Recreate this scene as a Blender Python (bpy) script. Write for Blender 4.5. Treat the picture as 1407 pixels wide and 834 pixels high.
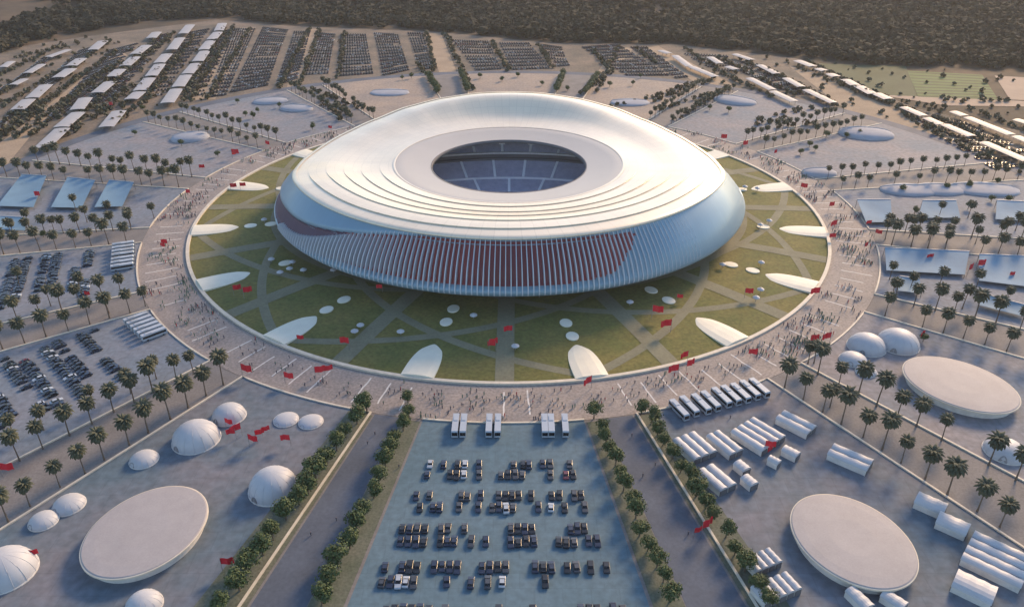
import bpy, bmesh, math, random
import numpy as np
from math import sin, cos, pi, radians, exp, sqrt, hypot, atan2, degrees
from mathutils import Vector, noise
random.seed(7)
for o in list(bpy.data.objects): bpy.data.objects.remove(o)
S = bpy.context.scene
COL = S.collection
# ------------------------------------------------------------------ camera
CAM = Vector((2.01, -483.39, 200.83)); F = 1073.5757; PITCH = radians(29.4964); ROLL = radians(.0662)
cd = bpy.data.cameras.new('camera'); cam = bpy.data.objects.new('camera', cd); COL.objects.link(cam)
cd.sensor_width = 36; cd.lens = F/1407*36; cd.clip_end = 12000; cd.clip_start = 1
cam.location = CAM; cam.rotation_euler = (radians(90)-PITCH, 0, 0); S.camera = cam
# ------------------------------------------------------------------ light
SUN_AZ, SUN_EL = radians(36), radians(25)          # clockwise from +Y
w = bpy.data.worlds.new('World'); S.world = w; w.use_nodes = True
nt = w.node_tree; bg = nt.nodes['Background']
sky = nt.nodes.new('ShaderNodeTexSky'); sky.sky_type = 'NISHITA'; sky.sun_disc = False
sky.sun_elevation = SUN_EL; sky.sun_rotation = SUN_AZ; sky.dust_density = .7; sky.ozone_density = 1.4
nt.links.new(sky.outputs[0], bg.inputs[0]); bg.inputs[1].default_value = .15
sl = bpy.data.lights.new('sun', 'SUN'); sl.energy = 3.0; sl.angle = radians(14); sl.color = (1, .66, .36)
sun = bpy.data.objects.new('sun', sl); COL.objects.link(sun)
sd = Vector((sin(SUN_AZ)*cos(SUN_EL), cos(SUN_AZ)*cos(SUN_EL), sin(SUN_EL)))
sun.rotation_euler = sd.to_track_quat('Z', 'Y').to_euler()
S.view_settings.view_transform = 'Standard'; S.view_settings.look = 'None'
S.view_settings.exposure = 0.78; S.view_settings.gamma = 1

# ------------------------------------------------------------------ helpers
def at(px, py, z=0.):
    """ground position of a point measured on the photograph"""
    u = px-703.5; v = -(py-417); c, s = cos(ROLL), sin(ROLL); u, v = c*u-s*v, s*u+c*v
    Y = F*cos(PITCH)+v*sin(PITCH); Z = -F*sin(PITCH)+v*cos(PITCH)
    t = (z-CAM.z)/Z; return Vector((CAM.x+u*t, CAM.y+Y*t, z))
def proj(p):
    d = Vector(p)-CAM; Y = d.y*cos(PITCH)-d.z*sin(PITCH); Z = d.y*sin(PITCH)+d.z*cos(PITCH)
    if Y < 1: return (-999, -999)
    return (703.5+F*d.x/Y, 417-F*Z/Y)
def inframe(p, m=12):
    x, y = proj(p); return -m < x < 1407+m and -m < y < 834+m
def pol(r, deg, z=0.): return Vector((r*cos(radians(deg)), r*sin(radians(deg)), z))

def mat(name, col, rough=.8, metal=0., var=.0, scale=.05, col2=None, spec=.5, bump=0., coat=0., fine=0., trans=0., panel=None):
    m = bpy.data.materials.new(name); m.use_nodes = True; n = m.node_tree; b = n.nodes['Principled BSDF']
    b.inputs['Roughness'].default_value = rough; b.inputs['Metallic'].default_value = metal
    b.inputs['Specular IOR Level'].default_value = spec; b.inputs['Coat Weight'].default_value = coat
    b.inputs['Coat Roughness'].default_value = .2
    c1 = (*col, 1)
    if var or col2:
        g = n.nodes.new('ShaderNodeNewGeometry')
        no = n.nodes.new('ShaderNodeTexNoise'); no.inputs['Scale'].default_value = scale; no.inputs['Detail'].default_value = 5
        no.inputs['Roughness'].default_value = .62
        n.links.new(g.outputs['Position'], no.inputs['Vector'])
        r = n.nodes.new('ShaderNodeValToRGB'); r.color_ramp.elements[0].position = .34; r.color_ramp.elements[1].position = .66
        c2 = (*col2, 1) if col2 else (*[min(1, c*(1+var)) for c in col], 1)
        a = c1 if col2 else (*[c*(1-var) for c in col], 1)
        r.color_ramp.elements[0].color = a; r.color_ramp.elements[1].color = c2
        n.links.new(no.outputs['Fac'], r.inputs['Fac']); out = r.outputs['Color']
        if fine:
            n2 = n.nodes.new('ShaderNodeTexNoise'); n2.inputs['Scale'].default_value = scale*14; n2.inputs['Detail'].default_value = 4
            n.links.new(g.outputs['Position'], n2.inputs['Vector'])
            mp = n.nodes.new('ShaderNodeMapRange'); mp.inputs[1].default_value = .3; mp.inputs[2].default_value = .7
            mp.inputs[3].default_value = 1-fine; mp.inputs[4].default_value = 1+fine
            n.links.new(n2.outputs['Fac'], mp.inputs[0])
            mx = n.nodes.new('ShaderNodeVectorMath'); mx.operation = 'SCALE'
            n.links.new(out, mx.inputs[0]); n.links.new(mp.outputs[0], mx.inputs['Scale']); out = mx.outputs[0]
        n.links.new(out, b.inputs['Base Color'])
        if bump:
            bp = n.nodes.new('ShaderNodeBump'); bp.inputs['Strength'].default_value = bump; bp.inputs['Distance'].default_value = .5
            n.links.new(no.outputs['Fac'], bp.inputs['Height']); n.links.new(bp.outputs[0], b.inputs['Normal'])
    else: b.inputs['Base Color'].default_value = c1
    if panel:
        kind, sx, sy, amt = panel; g = n.nodes.new('ShaderNodeNewGeometry'); sep = n.nodes.new('ShaderNodeSeparateXYZ'); n.links.new(g.outputs['Position'], sep.inputs[0])
        cb = n.nodes.new('ShaderNodeCombineXYZ')
        def mth(op, a, b_=None):
            q = n.nodes.new('ShaderNodeMath'); q.operation = op
            for i_, v_ in enumerate((a, b_)):
                if v_ is None: continue
                if isinstance(v_, (int, float)): q.inputs[i_].default_value = v_
                else: n.links.new(v_, q.inputs[i_])
            return q.outputs[0]
        X, Y, Zz = sep.outputs
        if kind == 'polar':
            n.links.new(mth('MULTIPLY', mth('ARCTAN2', mth('MULTIPLY', Y, 1.02), X), sx/6.28318), cb.inputs[0])
            n.links.new(mth('DIVIDE', mth('SQRT', mth('ADD', mth('MULTIPLY', X, X), mth('MULTIPLY', mth('MULTIPLY', Y, 1.02), mth('MULTIPLY', Y, 1.02)))), sy), cb.inputs[1])
        else:
            n.links.new(mth('DIVIDE', X, sx), cb.inputs[0]); n.links.new(mth('DIVIDE', Y, sy), cb.inputs[1])
        br = n.nodes.new('ShaderNodeTexBrick'); n.links.new(cb.outputs[0], br.inputs['Vector']); br.offset = 0 if kind == 'polar' else .5; br.inputs['Scale'].default_value = 1
        br.inputs['Brick Width'].default_value = 1; br.inputs['Row Height'].default_value = 1; br.inputs['Mortar Size'].default_value = .03; br.inputs['Mortar Smooth'].default_value = .6
        for i_, v_ in (('Color1', 1+amt*.35), ('Color2', 1-amt*.35), ('Mortar', 1-amt*2)): br.inputs[i_].default_value = (v_, v_, v_, 1)
        ml = n.nodes.new('ShaderNodeVectorMath'); ml.operation = 'MULTIPLY'
        if b.inputs['Base Color'].links: n.links.new(b.inputs['Base Color'].links[0].from_socket, ml.inputs[0])
        else: ml.inputs[0].default_value = col
        n.links.new(br.outputs[0], ml.inputs[1]); n.links.new(ml.outputs[0], b.inputs['Base Color'])
    if trans: b.inputs['Transmission Weight'].default_value = trans
    return m
M = dict(
 terrain = mat('terrain_soil', (.030,.026,.016), .95, col2=(.12,.080,.045), scale=.0035, fine=.35),
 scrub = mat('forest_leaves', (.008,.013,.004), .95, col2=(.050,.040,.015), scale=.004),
 tan = mat('car_park_gravel', (.215,.165,.12), .95, col2=(.10,.09,.07), scale=.03, fine=.25),
 dirt = mat('dirt_road', (.33,.25,.17), .95, var=.12, scale=.05, fine=.15),
 asphalt = mat('asphalt', (.085,.105,.14), .85, var=.18, scale=.06, fine=.12),
 avenue = mat('avenue_paving', (.185,.175,.17), .85, var=.15, scale=.08, fine=.15),
 plaza = mat('plaza_paving', (.33,.28,.245), .8, col2=(.23,.21,.20), scale=.06, fine=.25, panel=('grid', 4, 4, .05)),
 lot = mat('car_park_concrete', (.082,.150,.190), .85, col2=(.110,.180,.225), scale=.03, fine=.15, panel=('grid', 9, 6, .05)),
 lotw = mat('event_ground_paving', (.18,.175,.195), .85, col2=(.095,.145,.185), scale=.022, fine=.2, panel=('grid', 9, 9, .05)),
 grass = mat('lawn_grass', (.105,.118,.028), .9, col2=(.175,.150,.04), scale=.045, fine=.25),
 path = mat('path_paving', (.185,.18,.115), .85, var=.13, scale=.06, fine=.12),
 verge = mat('verge_grass', (.085,.105,.07), .9, col2=(.14,.145,.11), scale=.08, fine=.25),
 field = mat('field_grass', (.10,.15,.045), .9, var=.12, scale=.03),
 field2 = mat('field_grass_dark', (.055,.075,.03), .9, var=.15, scale=.03),
 bare = mat('bare_plot', (.36,.27,.20), .9, var=.1, scale=.03),
 lotp = mat('pale_car_park_concrete', (.15,.19,.235), .85, col2=(.195,.21,.245), scale=.03, fine=.18, panel=('grid', 9, 6, .05)),
 plotp = mat('pale_plot_paving', (.25,.23,.235), .85, col2=(.15,.185,.225), scale=.025, fine=.2, panel=('grid', 9, 9, .05)),
 warm = mat('sandy_paving', (.36,.28,.215), .85, col2=(.25,.215,.19), scale=.03, fine=.2, panel=('grid', 9, 9, .05)),
 kerb = mat('cream_kerb', (.62,.56,.45), .7, var=.1, scale=.3),
 cream = mat('cream_shell', (.74,.71,.58), .6, var=.05, scale=.15),
 line = mat('painted_line', (.62,.60,.56), .8, var=.1, scale=.4),
 roof = mat('roof_panel', (.82,.72,.56), .42, metal=.28, var=.03, scale=.03, coat=.2, panel=('polar', 120, 5.5, .07)),
 gapshade = mat('louvre_gap_shade', (.30,.28,.28), .7),  # solid riser coloured dark to stand in for shade between the louvres
 iring = mat('translucent_ring', (.48,.44,.385), .5, var=.03, scale=.04, coat=.2),
 shell = mat('facade_metal', (.19,.31,.40), .40, metal=.15, var=.04, scale=.03, coat=.2, panel=('polar', 240, 40, .05)),
 fin = mat('facade_fin', (.52,.57,.62), .5),
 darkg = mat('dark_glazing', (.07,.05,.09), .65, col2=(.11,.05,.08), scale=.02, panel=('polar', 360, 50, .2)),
 red = mat('red_glazing', (.34,.06,.055), .5, col2=(.22,.05,.06), scale=.012, panel=('polar', 360, 50, .2)),
 seat = mat('stadium_seat', (.36,.36,.46), .7, col2=(.46,.46,.55), scale=.25, fine=.2),
 aisle = mat('stair_concrete', (.85,.85,.87), .8),
 conc = mat('dark_concrete', (.13,.13,.14), .8),
 pitch = mat('pitch_grass', (.06,.13,.04), .9, var=.1, scale=.1),
 trunk = mat('tree_bark', (.13,.10,.075), .9, var=.2, scale=1.),
 palm = mat('palm_leaves', (.034,.046,.026), .7, col2=(.075,.08,.04), scale=.35),
 leaf = mat('tree_leaves', (.035,.062,.018), .75, col2=(.085,.12,.036), scale=.5),
 leafy = mat('dry_tree_leaves', (.05,.045,.02), .8, col2=(.11,.09,.04), scale=.2),
 white = mat('white_membrane', (.46,.47,.49), .55, var=.04, scale=.2),
 pale = mat('pale_membrane', (.33,.35,.39), .85, var=.08, scale=.1),
 shade_bluem = mat('membrane_shade_blue', (.16,.28,.38), .8, var=.08, scale=.08),  # white canopy sheet, its shaded side put into the colour as blue
 disc = mat('oval_roof_membrane', (.36,.335,.33), .7, var=.06, scale=.12, fine=.05),
 canopy = mat('parking_canopy_sheet', (.38,.37,.37), .6, var=.06, scale=.1),
 post = mat('grey_post', (.25,.25,.26), .5, metal=.4),
 flag = mat('red_flag_cloth', (.60,.012,.03), .7),
 star = mat('green_emblem_cloth', (.01,.12,.05), .7),
 cblue = mat('dark_blue_paint', (.018,.026,.055), .3, coat=.6),
 cblack = mat('black_paint', (.012,.013,.016), .3, coat=.6),
 cgrey = mat('grey_paint', (.045,.05,.06), .35, coat=.6),
 cwhite = mat('white_paint', (.40,.44,.48), .3, coat=.6),
 cred = mat('maroon_paint', (.12,.02,.03), .3, coat=.6),
 glass = mat('dark_glass', (.01,.012,.016), .12),
 tyre = mat('rubber', (.015,.015,.016), .9),
 skin = mat('skin', (.35,.2,.14), .7), clothd = mat('dark_clothes', (.09,.095,.12), .9), clothl = mat('pale_clothes', (.5,.48,.46), .9),
 clothg = mat('green_clothes', (.07,.16,.12), .9), clothr = mat('red_clothes', (.35,.03,.04), .9),
)
class MB:
    def __init__(s): s.v = []; s.f = []; s.mi = []; s.m = []; s.cur = 0
    def use(s, m):
        if m not in s.m: s.m.append(m)
        s.cur = s.m.index(m); return s
    def add(s, vs, fs):
        k = len(s.v); s.v += [tuple(v) for v in vs]; s.f += [tuple(i+k for i in f) for f in fs]; s.mi += [s.cur]*len(fs); return s
    def box(s, c, d, rz=0., top=1., topy=None):
        ty = top if topy is None else topy; cr, sr = cos(rz), sin(rz); vs = []
        for z, tx, t2 in ((-.5, 1, 1), (.5, top, ty)):
            for x, y in ((-.5,-.5),(.5,-.5),(.5,.5),(-.5,.5)):
                X, Y = x*d[0]*tx, y*d[1]*t2; vs.append((c[0]+X*cr-Y*sr, c[1]+X*sr+Y*cr, c[2]+z*d[2]))
        return s.add(vs, [(3,2,1,0),(4,5,6,7),(0,1,5,4),(1,2,6,5),(2,3,7,6),(3,0,4,7)])
    def tube(s, pts, rad, n=6, cap=True):
        rings = []
        for i, p in enumerate(pts):
            p = Vector(p); a = Vector(pts[max(i-1, 0)]); b = Vector(pts[min(i+1, len(pts)-1)]); d = (b-a).normalized()
            x = d.orthogonal().normalized(); y = d.cross(x); r = rad[i]
            rings.append([p+(x*cos(2*pi*k/n)+y*sin(2*pi*k/n))*r for k in range(n)])
        return s.loft(rings, True, cap)
    def loft(s, rings, closed=True, cap=False, flip=False):
        n = len(rings[0]); vs = [v for r in rings for v in r]; fs = []
        for i in range(len(rings)-1):
            for k in range(n if closed else n-1):
                a, b = i*n+k, i*n+(k+1) % n; q = (a, b, b+n, a+n); fs.append(q[::-1] if flip else q)
        if cap: fs.append(tuple(range(n))[::-1]); fs.append(tuple(range((len(rings)-1)*n, len(rings)*n)))
        return s.add(vs, fs)
    def mesh(s, name, mt=None, smooth=False):
        me = bpy.data.meshes.new(name); me.from_pydata(s.v, [], s.f)
        if s.m:
            for m in s.m: me.materials.append(m)
            me.polygons.foreach_set('material_index', s.mi)
        elif mt: me.materials.append(mt)
        if smooth: me.polygons.foreach_set('use_smooth', [True]*len(s.f))
        me.update(); return me
    def build(s, name, mt=None, parent=None, smooth=False):
        return link(name, s.mesh(name, mt, smooth), parent)
def link(name, data, parent=None):
    o = bpy.data.objects.new(name, data); COL.objects.link(o)
    if parent: o.parent = parent
    return o
def tag(o, label=None, cat=None, group=None, kind=None):
    for k, v in (('label', label), ('category', cat), ('group', group), ('kind', kind)):
        if v: o[k] = v
    return o
def empty(name, loc=(0,0,0), rz=0., label=None, cat=None, group=None):
    o = link(name, None); o.location = loc; o.rotation_euler = (0, 0, rz); o.empty_display_size = 1
    return tag(o, label, cat, group)
def copy_tree(o, parent=None):
    c = o.copy(); COL.objects.link(c)
    if parent: c.parent = parent
    for ch in KIDS.get(o.name, []): copy_tree(ch, c)
    return c
KIDS = {}
def register(o):                 # remembers the children of a prototype, one pass, for cheap copying
    for x in COL.objects:
        if x.parent is not None: KIDS.setdefault(x.parent.name, [])
    for k in list(KIDS): KIDS[k] = []
    for x in COL.objects:
        if x.parent is not None: KIDS[x.parent.name].append(x)
def smooth_angle(o):
    o.data.polygons.foreach_set('use_smooth', [True]*len(o.data.polygons))
ONES = 'zeroth first second third fourth fifth sixth seventh eighth ninth tenth eleventh twelfth thirteenth fourteenth fifteenth sixteenth seventeenth eighteenth nineteenth'.split()
TENS = {2:('twenty','twentieth'),3:('thirty','thirtieth'),4:('forty','fortieth'),5:('fifty','fiftieth'),6:('sixty','sixtieth')}
def ordn(n):
    if n < 20: return ONES[n]
    t, u = divmod(n, 10); return TENS[t][1] if u == 0 else TENS[t][0]+'-'+ONES[u]
def struct(name, mb, m=None): return tag(mb.build(name, m), kind='structure')

A0 = -79.14                                # angle of one cell of the lawn pattern
C0 = -90.39                                # axis of the central parcel
# ------------------------------------------------------------------ ground
def hgt(x, y):
    r = hypot(x, y); k = min(1, max(0, (r-760)/700)); k = k*k*(3-2*k)
    return k*(26*noise.fractal(Vector((x*.0016, y*.0016, 3)), 1., 2., 4)+22)
mb = MB(); N = 170; R0 = 5200
vs = []
for j in range(N+1):
    for i in range(N+1):
        x, y = (i/N*2-1), (j/N*2-1); x = math.copysign(abs(x)**1.5, x)*R0; y = math.copysign(abs(y)**1.5, y)*R0
        vs.append((x, y, hgt(x, y)-.25))
mb.add(vs, [(j*(N+1)+i, j*(N+1)+i+1, (j+1)*(N+1)+i+1, (j+1)*(N+1)+i) for j in range(N) for i in range(N)])
struct('ground', mb, M['terrain']).data.polygons.foreach_set('use_smooth', [True]*N*N)
def poly(name, pts, m, z, px=True):
    mb = MB(); v = [at(p[0], p[1], z) if px else Vector((p[0], p[1], z)) for p in pts]
    mb.add(v, [tuple(range(len(v)))]); o = struct(name, mb, m)
    if o.data.polygons[0].normal.z < 0: o.data.flip_normals()
    return o
def sector(mb, r0, r1, a0, a1, z, n=24):
    ra = [pol(r0, a0+(a1-a0)*k/n, z) for k in range(n+1)]; rb = [pol(r1, a0+(a1-a0)*k/n, z) for k in range(n+1)]
    return mb.loft([ra, rb], closed=False)
poly('car_park_ground', [(-300,330),(-260,40),(60,42),(190,30),(300,27),(400,36),(600,44),(760,60),(930,62),(1100,82),(1180,118),(1260,150),(1407,182),(1650,250),(1900,420),(1900,1400),(-900,1400)], M['tan'], -.05)
mb = MB(); sector(mb, 380, 392, 0, 360, .04, 200); struct('ring_road', mb, M['asphalt'])
# side areas
poly('grass_field', [(1125,88),(1245,92),(1262,136),(1190,128)], M['field2'], .02)
poly('striped_field', [(1247,98),(1350,104),(1372,138),(1262,134)], M['field'], .06)
poly('bare_plot', [(1367,105),(1415,108),(1430,140),(1388,138)], M['bare'], .06)
poly('farm_track', [(1205,131),(1430,141),(1440,148),(1300,146)], M['bare'], .03)
mb = MB()
for k in range(9):
    t = (k+.5)/9; a = at(1247+15*t, 98+37*t, .1); b = at(1350+21*t, 104+33*t, .1)
    d = Vector((0, 2.0, 0)); mb.add([a-d, b-d, b+d, a+d], [(0,1,2,3)])
struct('mown_stripes', mb, M['field2'])
# dirt roads in the outer car parks
for nm, pts in (('dirt_road', [(-60,248),(0,196),(150,78),(168,70),(178,78),(60,165),(-20,262)]),
                ('dirt_road', [(1085,92),(1110,96),(1290,180),(1420,240),(1420,262),(1260,195),(1160,150)]),
                ('dirt_road', [(262,138),(330,38),(352,38),(296,136)]),
                ('dirt_road', [(392,126),(424,40),(438,40),(414,114)]),
                ('dirt_road', [(604,100),(585,46),(606,46),(640,128),(612,130)]),
                ('dirt_road', [(800,130),(845,66),(872,66),(842,100),(818,130)]),
                ('dirt_road', [(880,150),(960,118),(890,66),(905,64),(1010,118),(930,162)])):
    poly(nm, pts, M['dirt'], .01+.001*len(pts))

AV = {}      # avenues: axis angle -> name
for k, nm in zip(range(-1, 15), ['front left avenue','front right avenue','lower right avenue','middle right avenue','right side avenue','upper right avenue','far right avenue','back right avenue','rear right avenue','rear left avenue','back left avenue','far left avenue','upper left avenue','left side avenue','middle left avenue','lower left avenue']):
    AV[k] = (A0+22.5*k, nm)
LOT = {}     # parcels
for k, nm in zip(range(16), ['central car park','front right tent ground','right oval roof ground','middle right court','right side ground','upper right ground','far right ground','back right ground','rear ground','back left ground','far left ground','upper left ground','left court ground','upper left car park','lower left car park','front left oval roof ground']):
    LOT[k] = (C0+22.5*k, nm)
# avenues
mb = MB()
for k, (a, nm) in AV.items(): sector(mb, 228.6, 379.5, a-3.0, a+3.0, .05, 4)
av = struct('avenues', mb, M['avenue'])
mb = MB()
for k in (-1, 0):
    a = AV[k][0]; s = -1 if k == -1 else 1
    lo, hi = sorted((a+s*.9-s*0, a-s*2.35+0)) if False else ((a-2.3, a+.7) if k == -1 else (a-.9, a+2.3))
    sector(mb, 229, 379, lo, hi, .09, 4)
struct('road', mb, M['asphalt'])
mb = MB()
for k in (-1, 0):
    a = AV[k][0]
    for lo, hi in ((a-5.2, a-2.45), (a+.75, a+2.7)) if k == -1 else ((a-2.7, a-.95), (a+2.45, a+4.6)): sector(mb, 230, 379, lo, hi, .125, 4)
struct('grass_verge', mb, M['verge'])
# parcels
for k, (c, nm) in LOT.items():
    mb = MB(); m = M['lot'] if k == 0 else M['lotp'] if k in (3, 4, 12, 13, 14) else M['warm'] if k in (7, 8, 9) else M['plotp'] if k in (2, 5, 6, 10, 11) else M['lotw']
    lo, hi = c-8.35, c+8.35
    if k == 1: lo += 1.6
    if k == 15: hi -= 2.2
    sector(mb, 228.5, 379.5, lo, hi, .10, 12)
    struct('paved_ground', mb, m)
# plaza
mb = MB(); sector(mb, 200, 228.4, 0, 360, .08, 256); struct('plaza', mb, M['plaza'])
mb = MB()
for k in range(128):
    a = C0+22.5/8*k; r0 = 205+random.random()*5; r1 = 225-random.random()*4; h = .11
    if random.random() < .2: continue
    n = 5; pts = []
    w1 = .34
    A = [pol(r0+(r1-r0)*i/n, a+.12*noise.noise(Vector((k, i*.7, 0)))) for i in range(n+1)]
    t = Vector((-sin(radians(a)), cos(radians(a)), 0))*w1
    mb.loft([[p-t+Vector((0,0,h)), p+t+Vector((0,0,h))] for p in A], closed=False)
struct('plaza_lines', mb, M['line'])
# lawn
mb = MB(); NA, NR = 240, 12
rings = []
for i in range(NR+1):
    r = 90+110*i/NR; rings.append([pol(r, 360*k/NA, .16+.9*sin(pi*i/NR)) for k in range(NA)])
mb.loft(rings); struct('lawn', mb, M['grass'], ).data.polygons.foreach_set('use_smooth', [True]*NA*NR)
def lawnz(x, y): return .16+.9*sin(pi*min(1, max(0, (hypot(x, y)-90)/110)))
def ribbon(mb, P, w, dz):
    L = []
    for i, p in enumerate(P):
        d = (P[min(i+1, len(P)-1)]-P[max(i-1, 0)]); n = Vector((-d.y, d.x, 0)).normalized()*w/2
        row = []
        for q in (-1, -.5, 0, .5, 1):
            v = p+n*q; rr = hypot(v.x, v.y)
            if rr > 199.8: v = v*(199.8/rr)
            row.append(Vector((v.x, v.y, lawnz(v.x, v.y)+dz)))
        L.append(row)
    mb.loft(L, closed=False)
mb1, mb2, mb3 = MB(), MB(), MB()
for k in range(8):
    a = A0+45*k
    for s, m_, dz in ((1, mb1, .05), (-1, mb2, .09)):
        P = []
        for i in range(0, 61):
            th = -22+i*(22+45)/60; r = 137*exp(.092*th/11.25); P.append(pol(min(r, 200), a+s*th))
        ribbon(m_, P, 4.8, dz)
    for j in (-11.25, 11.25):
        ribbon(mb3, [pol(104+8*i, a+j+1.3*sin(i*.5)*0) for i in range(13)], 8.6, .13)
struct('lawn_path', mb1, M['path']); struct('lawn_path', mb2, M['path']); struct('lawn_path', mb3, M['path'])
mb = MB()
def ell(a, b, n=128, z=0., off=0.): return [Vector(((a+off)*cos(2*pi*k/n), (b+off)*sin(2*pi*k/n), z)) for k in range(n)]
r1 = [Vector((v.x, v.y, lawnz(v.x, v.y)+.17)) for v in ell(108, 104)]; r2 = [Vector((v.x, v.y, lawnz(v.x, v.y)+.17)) for v in ell(155, 122.5)]
mb.loft([r1, r2]); struct('apron_path', mb, M['path'])
# circular wall round the lawn
mb = MB(); n = 256
pr = [(200.0, .05), (200.0, 1.1), (201.9, 1.1), (201.9, .05)]
mb.loft([[pol(r, 360*k/n, z) for k in range(n)] for r, z in pr], flip=True)
o = mb.build('circular_wall', M['kerb']); tag(o, 'low cream circular wall enclosing the whole green lawn', 'wall')
# parcel boundary walls
PH = .6
for k, (c, nm) in LOT.items():
    mb = MB(); lo, hi = c-8.4, c+8.4; W = .42
    def wall(P):
        rows = []
        for i, p in enumerate(P):
            a = P[max(i-1, 0)]; b = P[min(i+1, len(P)-1)]; d = (b-a).normalized(); nn = Vector((-d.y, d.x, 0))*W
            rows.append([p-nn+Vector((0,0,.02)), p-nn+Vector((0,0,PH)), p+nn+Vector((0,0,PH)), p+nn+Vector((0,0,.02))])
        mb.loft(rows, closed=True, cap=True)
    P = [pol(379.8, lo), pol(228.3, lo)]*(k != 0)+[pol(228.3, lo)]*(k == 0)+[pol(228.3, lo+(hi-lo)*i/20) for i in range(1, 20)]+([pol(228.3, hi)] if k == 0 else [pol(228.3, hi), pol(379.8, hi)])
    wall(P)
    if not any(inframe(p) for p in P): continue
    o = mb.build('boundary_wall', M['kerb']); tag(o, 'low pale boundary wall around the '+nm, 'wall', 'low walls around the sector plots')

# ------------------------------------------------------------------ stadium
def crom(P, u):
    n = len(P)-1; x = min(max(u, 0), .99999)*n; i = int(x); f = x-i
    g = lambda j: P[min(max(j, 0), n)]
    r = []
    for c in range(3):
        p0, p1, p2, p3 = g(i-1)[c], g(i)[c], g(i+1)[c], g(i+2)[c]
        r.append(.5*((2*p1)+(-p0+p2)*f+(2*p0-5*p1+4*p2-p3)*f*f+(-p0+3*p1-3*p2+p3)*f**3))
    return r
def s2(t): return sin(t)**2
RK = [(-90,39),(-40,39),(-28,38.2),(-15,35),(0,31),(14,29.8),(28,31),(42,33.8),(55,38),(68,41),(80,42.7),(90,43)]
def rimz(t):
    d = degrees(math.asin(max(-1, min(1, sin(t)))))
    for i in range(len(RK)-1):
        if d <= RK[i+1][0]+1e-6:
            x0, z1 = RK[i]; x2, z2 = RK[i+1]; z0 = RK[max(i-1, 0)][1]; z3 = RK[min(i+2, len(RK)-1)][1]; f = (d-x0)/(x2-x0)
            return .5*(2*z1+(z2-z0)*f+(2*z0-5*z1+4*z2-z3)*f*f+(3*z1-z0-3*z2+z3)*f**3)*.6+.4*(z1+(z2-z1)*f*f*(3-2*f))
    return RK[-1][1]
def rim(t): return (134, 131, rimz(t))
def pt(a, b, z, t): return Vector((a*cos(t), b*sin(t), z))
def facade(u, t):
    R = rim(t); h = R[2]
    P = [(149.5,144.5,13),(150.3,145.6,15),(149,144.6,h*.5),(145.8,142,h*.66),(140.5,137.2,h*.83),R]
    return crom(P, u)
def roofp(u, t):
    s = s2(t); R = rim(t); f = sin(t) < 0
    P = [(R[0]-.6,R[1]-.6,R[2]+.3), (115,113,R[2]+1.0+(1.2*s if not f else 0)+1.1*(1-sst(31, 37.5, R[2]))), (94,92.5,33+(R[2]-33)*(.5 if f else .5-.32*s)), (73,71.8,33)]
    return crom(P, u)
def sst(a, b, x): x = min(1, max(0, (x-a)/(b-a))); return x*x*(3-2*x)
def dg(t): d = degrees(t) % 360; return d-360 if d > 180 else d      # -180..180
def recess(u, t):
    d = dg(t); d2 = d if d < 90 else d-360                            # continuous around the left end
    k = sst(-210, -190, d2)*(1-sst(-94+16*u, -60+16*u, d2))
    top = .95-.30*(1-sst(-150, -105, d2))
    lo = .34-.24*(1-sst(-165, -125, d2))
    return k*sst(lo-.1, lo+.12, u)*(1-sst(top-.08, top+.02, u))
stad = empty('stadium', (0,0,0), 0, 'huge white oval stadium with open roof at the centre of the lawn', 'stadium')
NT = 480; TS = [2*pi*k/NT for k in range(NT)]
def fac(u, t, off=0.):
    a, b, z = facade(u, t); return a+off, b+off, z
mb = MB(); NU = 28
rings = []
for i in range(NU+1):
    u = i/NU; rings.append([pt(*fac(u, t, -3.2*recess(u, t)), t) for t in TS])
mb.use(M['shell']); mb.use(M['red']); mb.use(M['shell'])
mb.loft(rings)
shell = mb.build('facade_shell', None, stad, True)
mb2_ = MB(); mb2_.loft([[pt(a, b, z, t) for t in TS] for a, b, z in ((112,108,0),(114,110,2),(128,124,6.5),(142,138,10.5),(148.6,143.8,12.6),(149.5,144.5,13))]); mb2_.build('soffit', M['conc'], stad, True)
mi = []
for i in range(NU):
    for k in range(NT):
        mi.append(0)
shell.data.polygons.foreach_set('material_index', mi)
# red glazing in the recess: a separate skin just in front of the recessed shell
mb = MB()
cells = []
idx = {}
def gv(i, k):
    if (i, k) not in idx:
        u = i/40; t = TS[k % NT]; idx[(i, k)] = len(mb.v); mb.v.append(tuple(pt(*fac(u, t, -3.2*recess(u, t)+.12), t)))
    return idx[(i, k)]
for i in range(40):
    for k in range(NT):
        if recess((i+.5)/40, TS[k]) > .45:
            k2 = (k+1) % NT; mb.f.append((gv(i, k), gv(i, k2), gv(i+1, k2), gv(i+1, k)))
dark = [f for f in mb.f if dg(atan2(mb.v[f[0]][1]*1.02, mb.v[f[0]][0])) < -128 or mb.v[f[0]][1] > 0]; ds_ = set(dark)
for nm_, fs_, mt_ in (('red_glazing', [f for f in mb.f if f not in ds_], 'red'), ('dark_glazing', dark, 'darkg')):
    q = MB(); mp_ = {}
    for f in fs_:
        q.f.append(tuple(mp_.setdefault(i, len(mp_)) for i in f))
    q.v = [mb.v[i] for i in mp_]; q.mi = [0]*len(q.f); q.build(nm_, M[mt_], stad, True)
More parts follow.
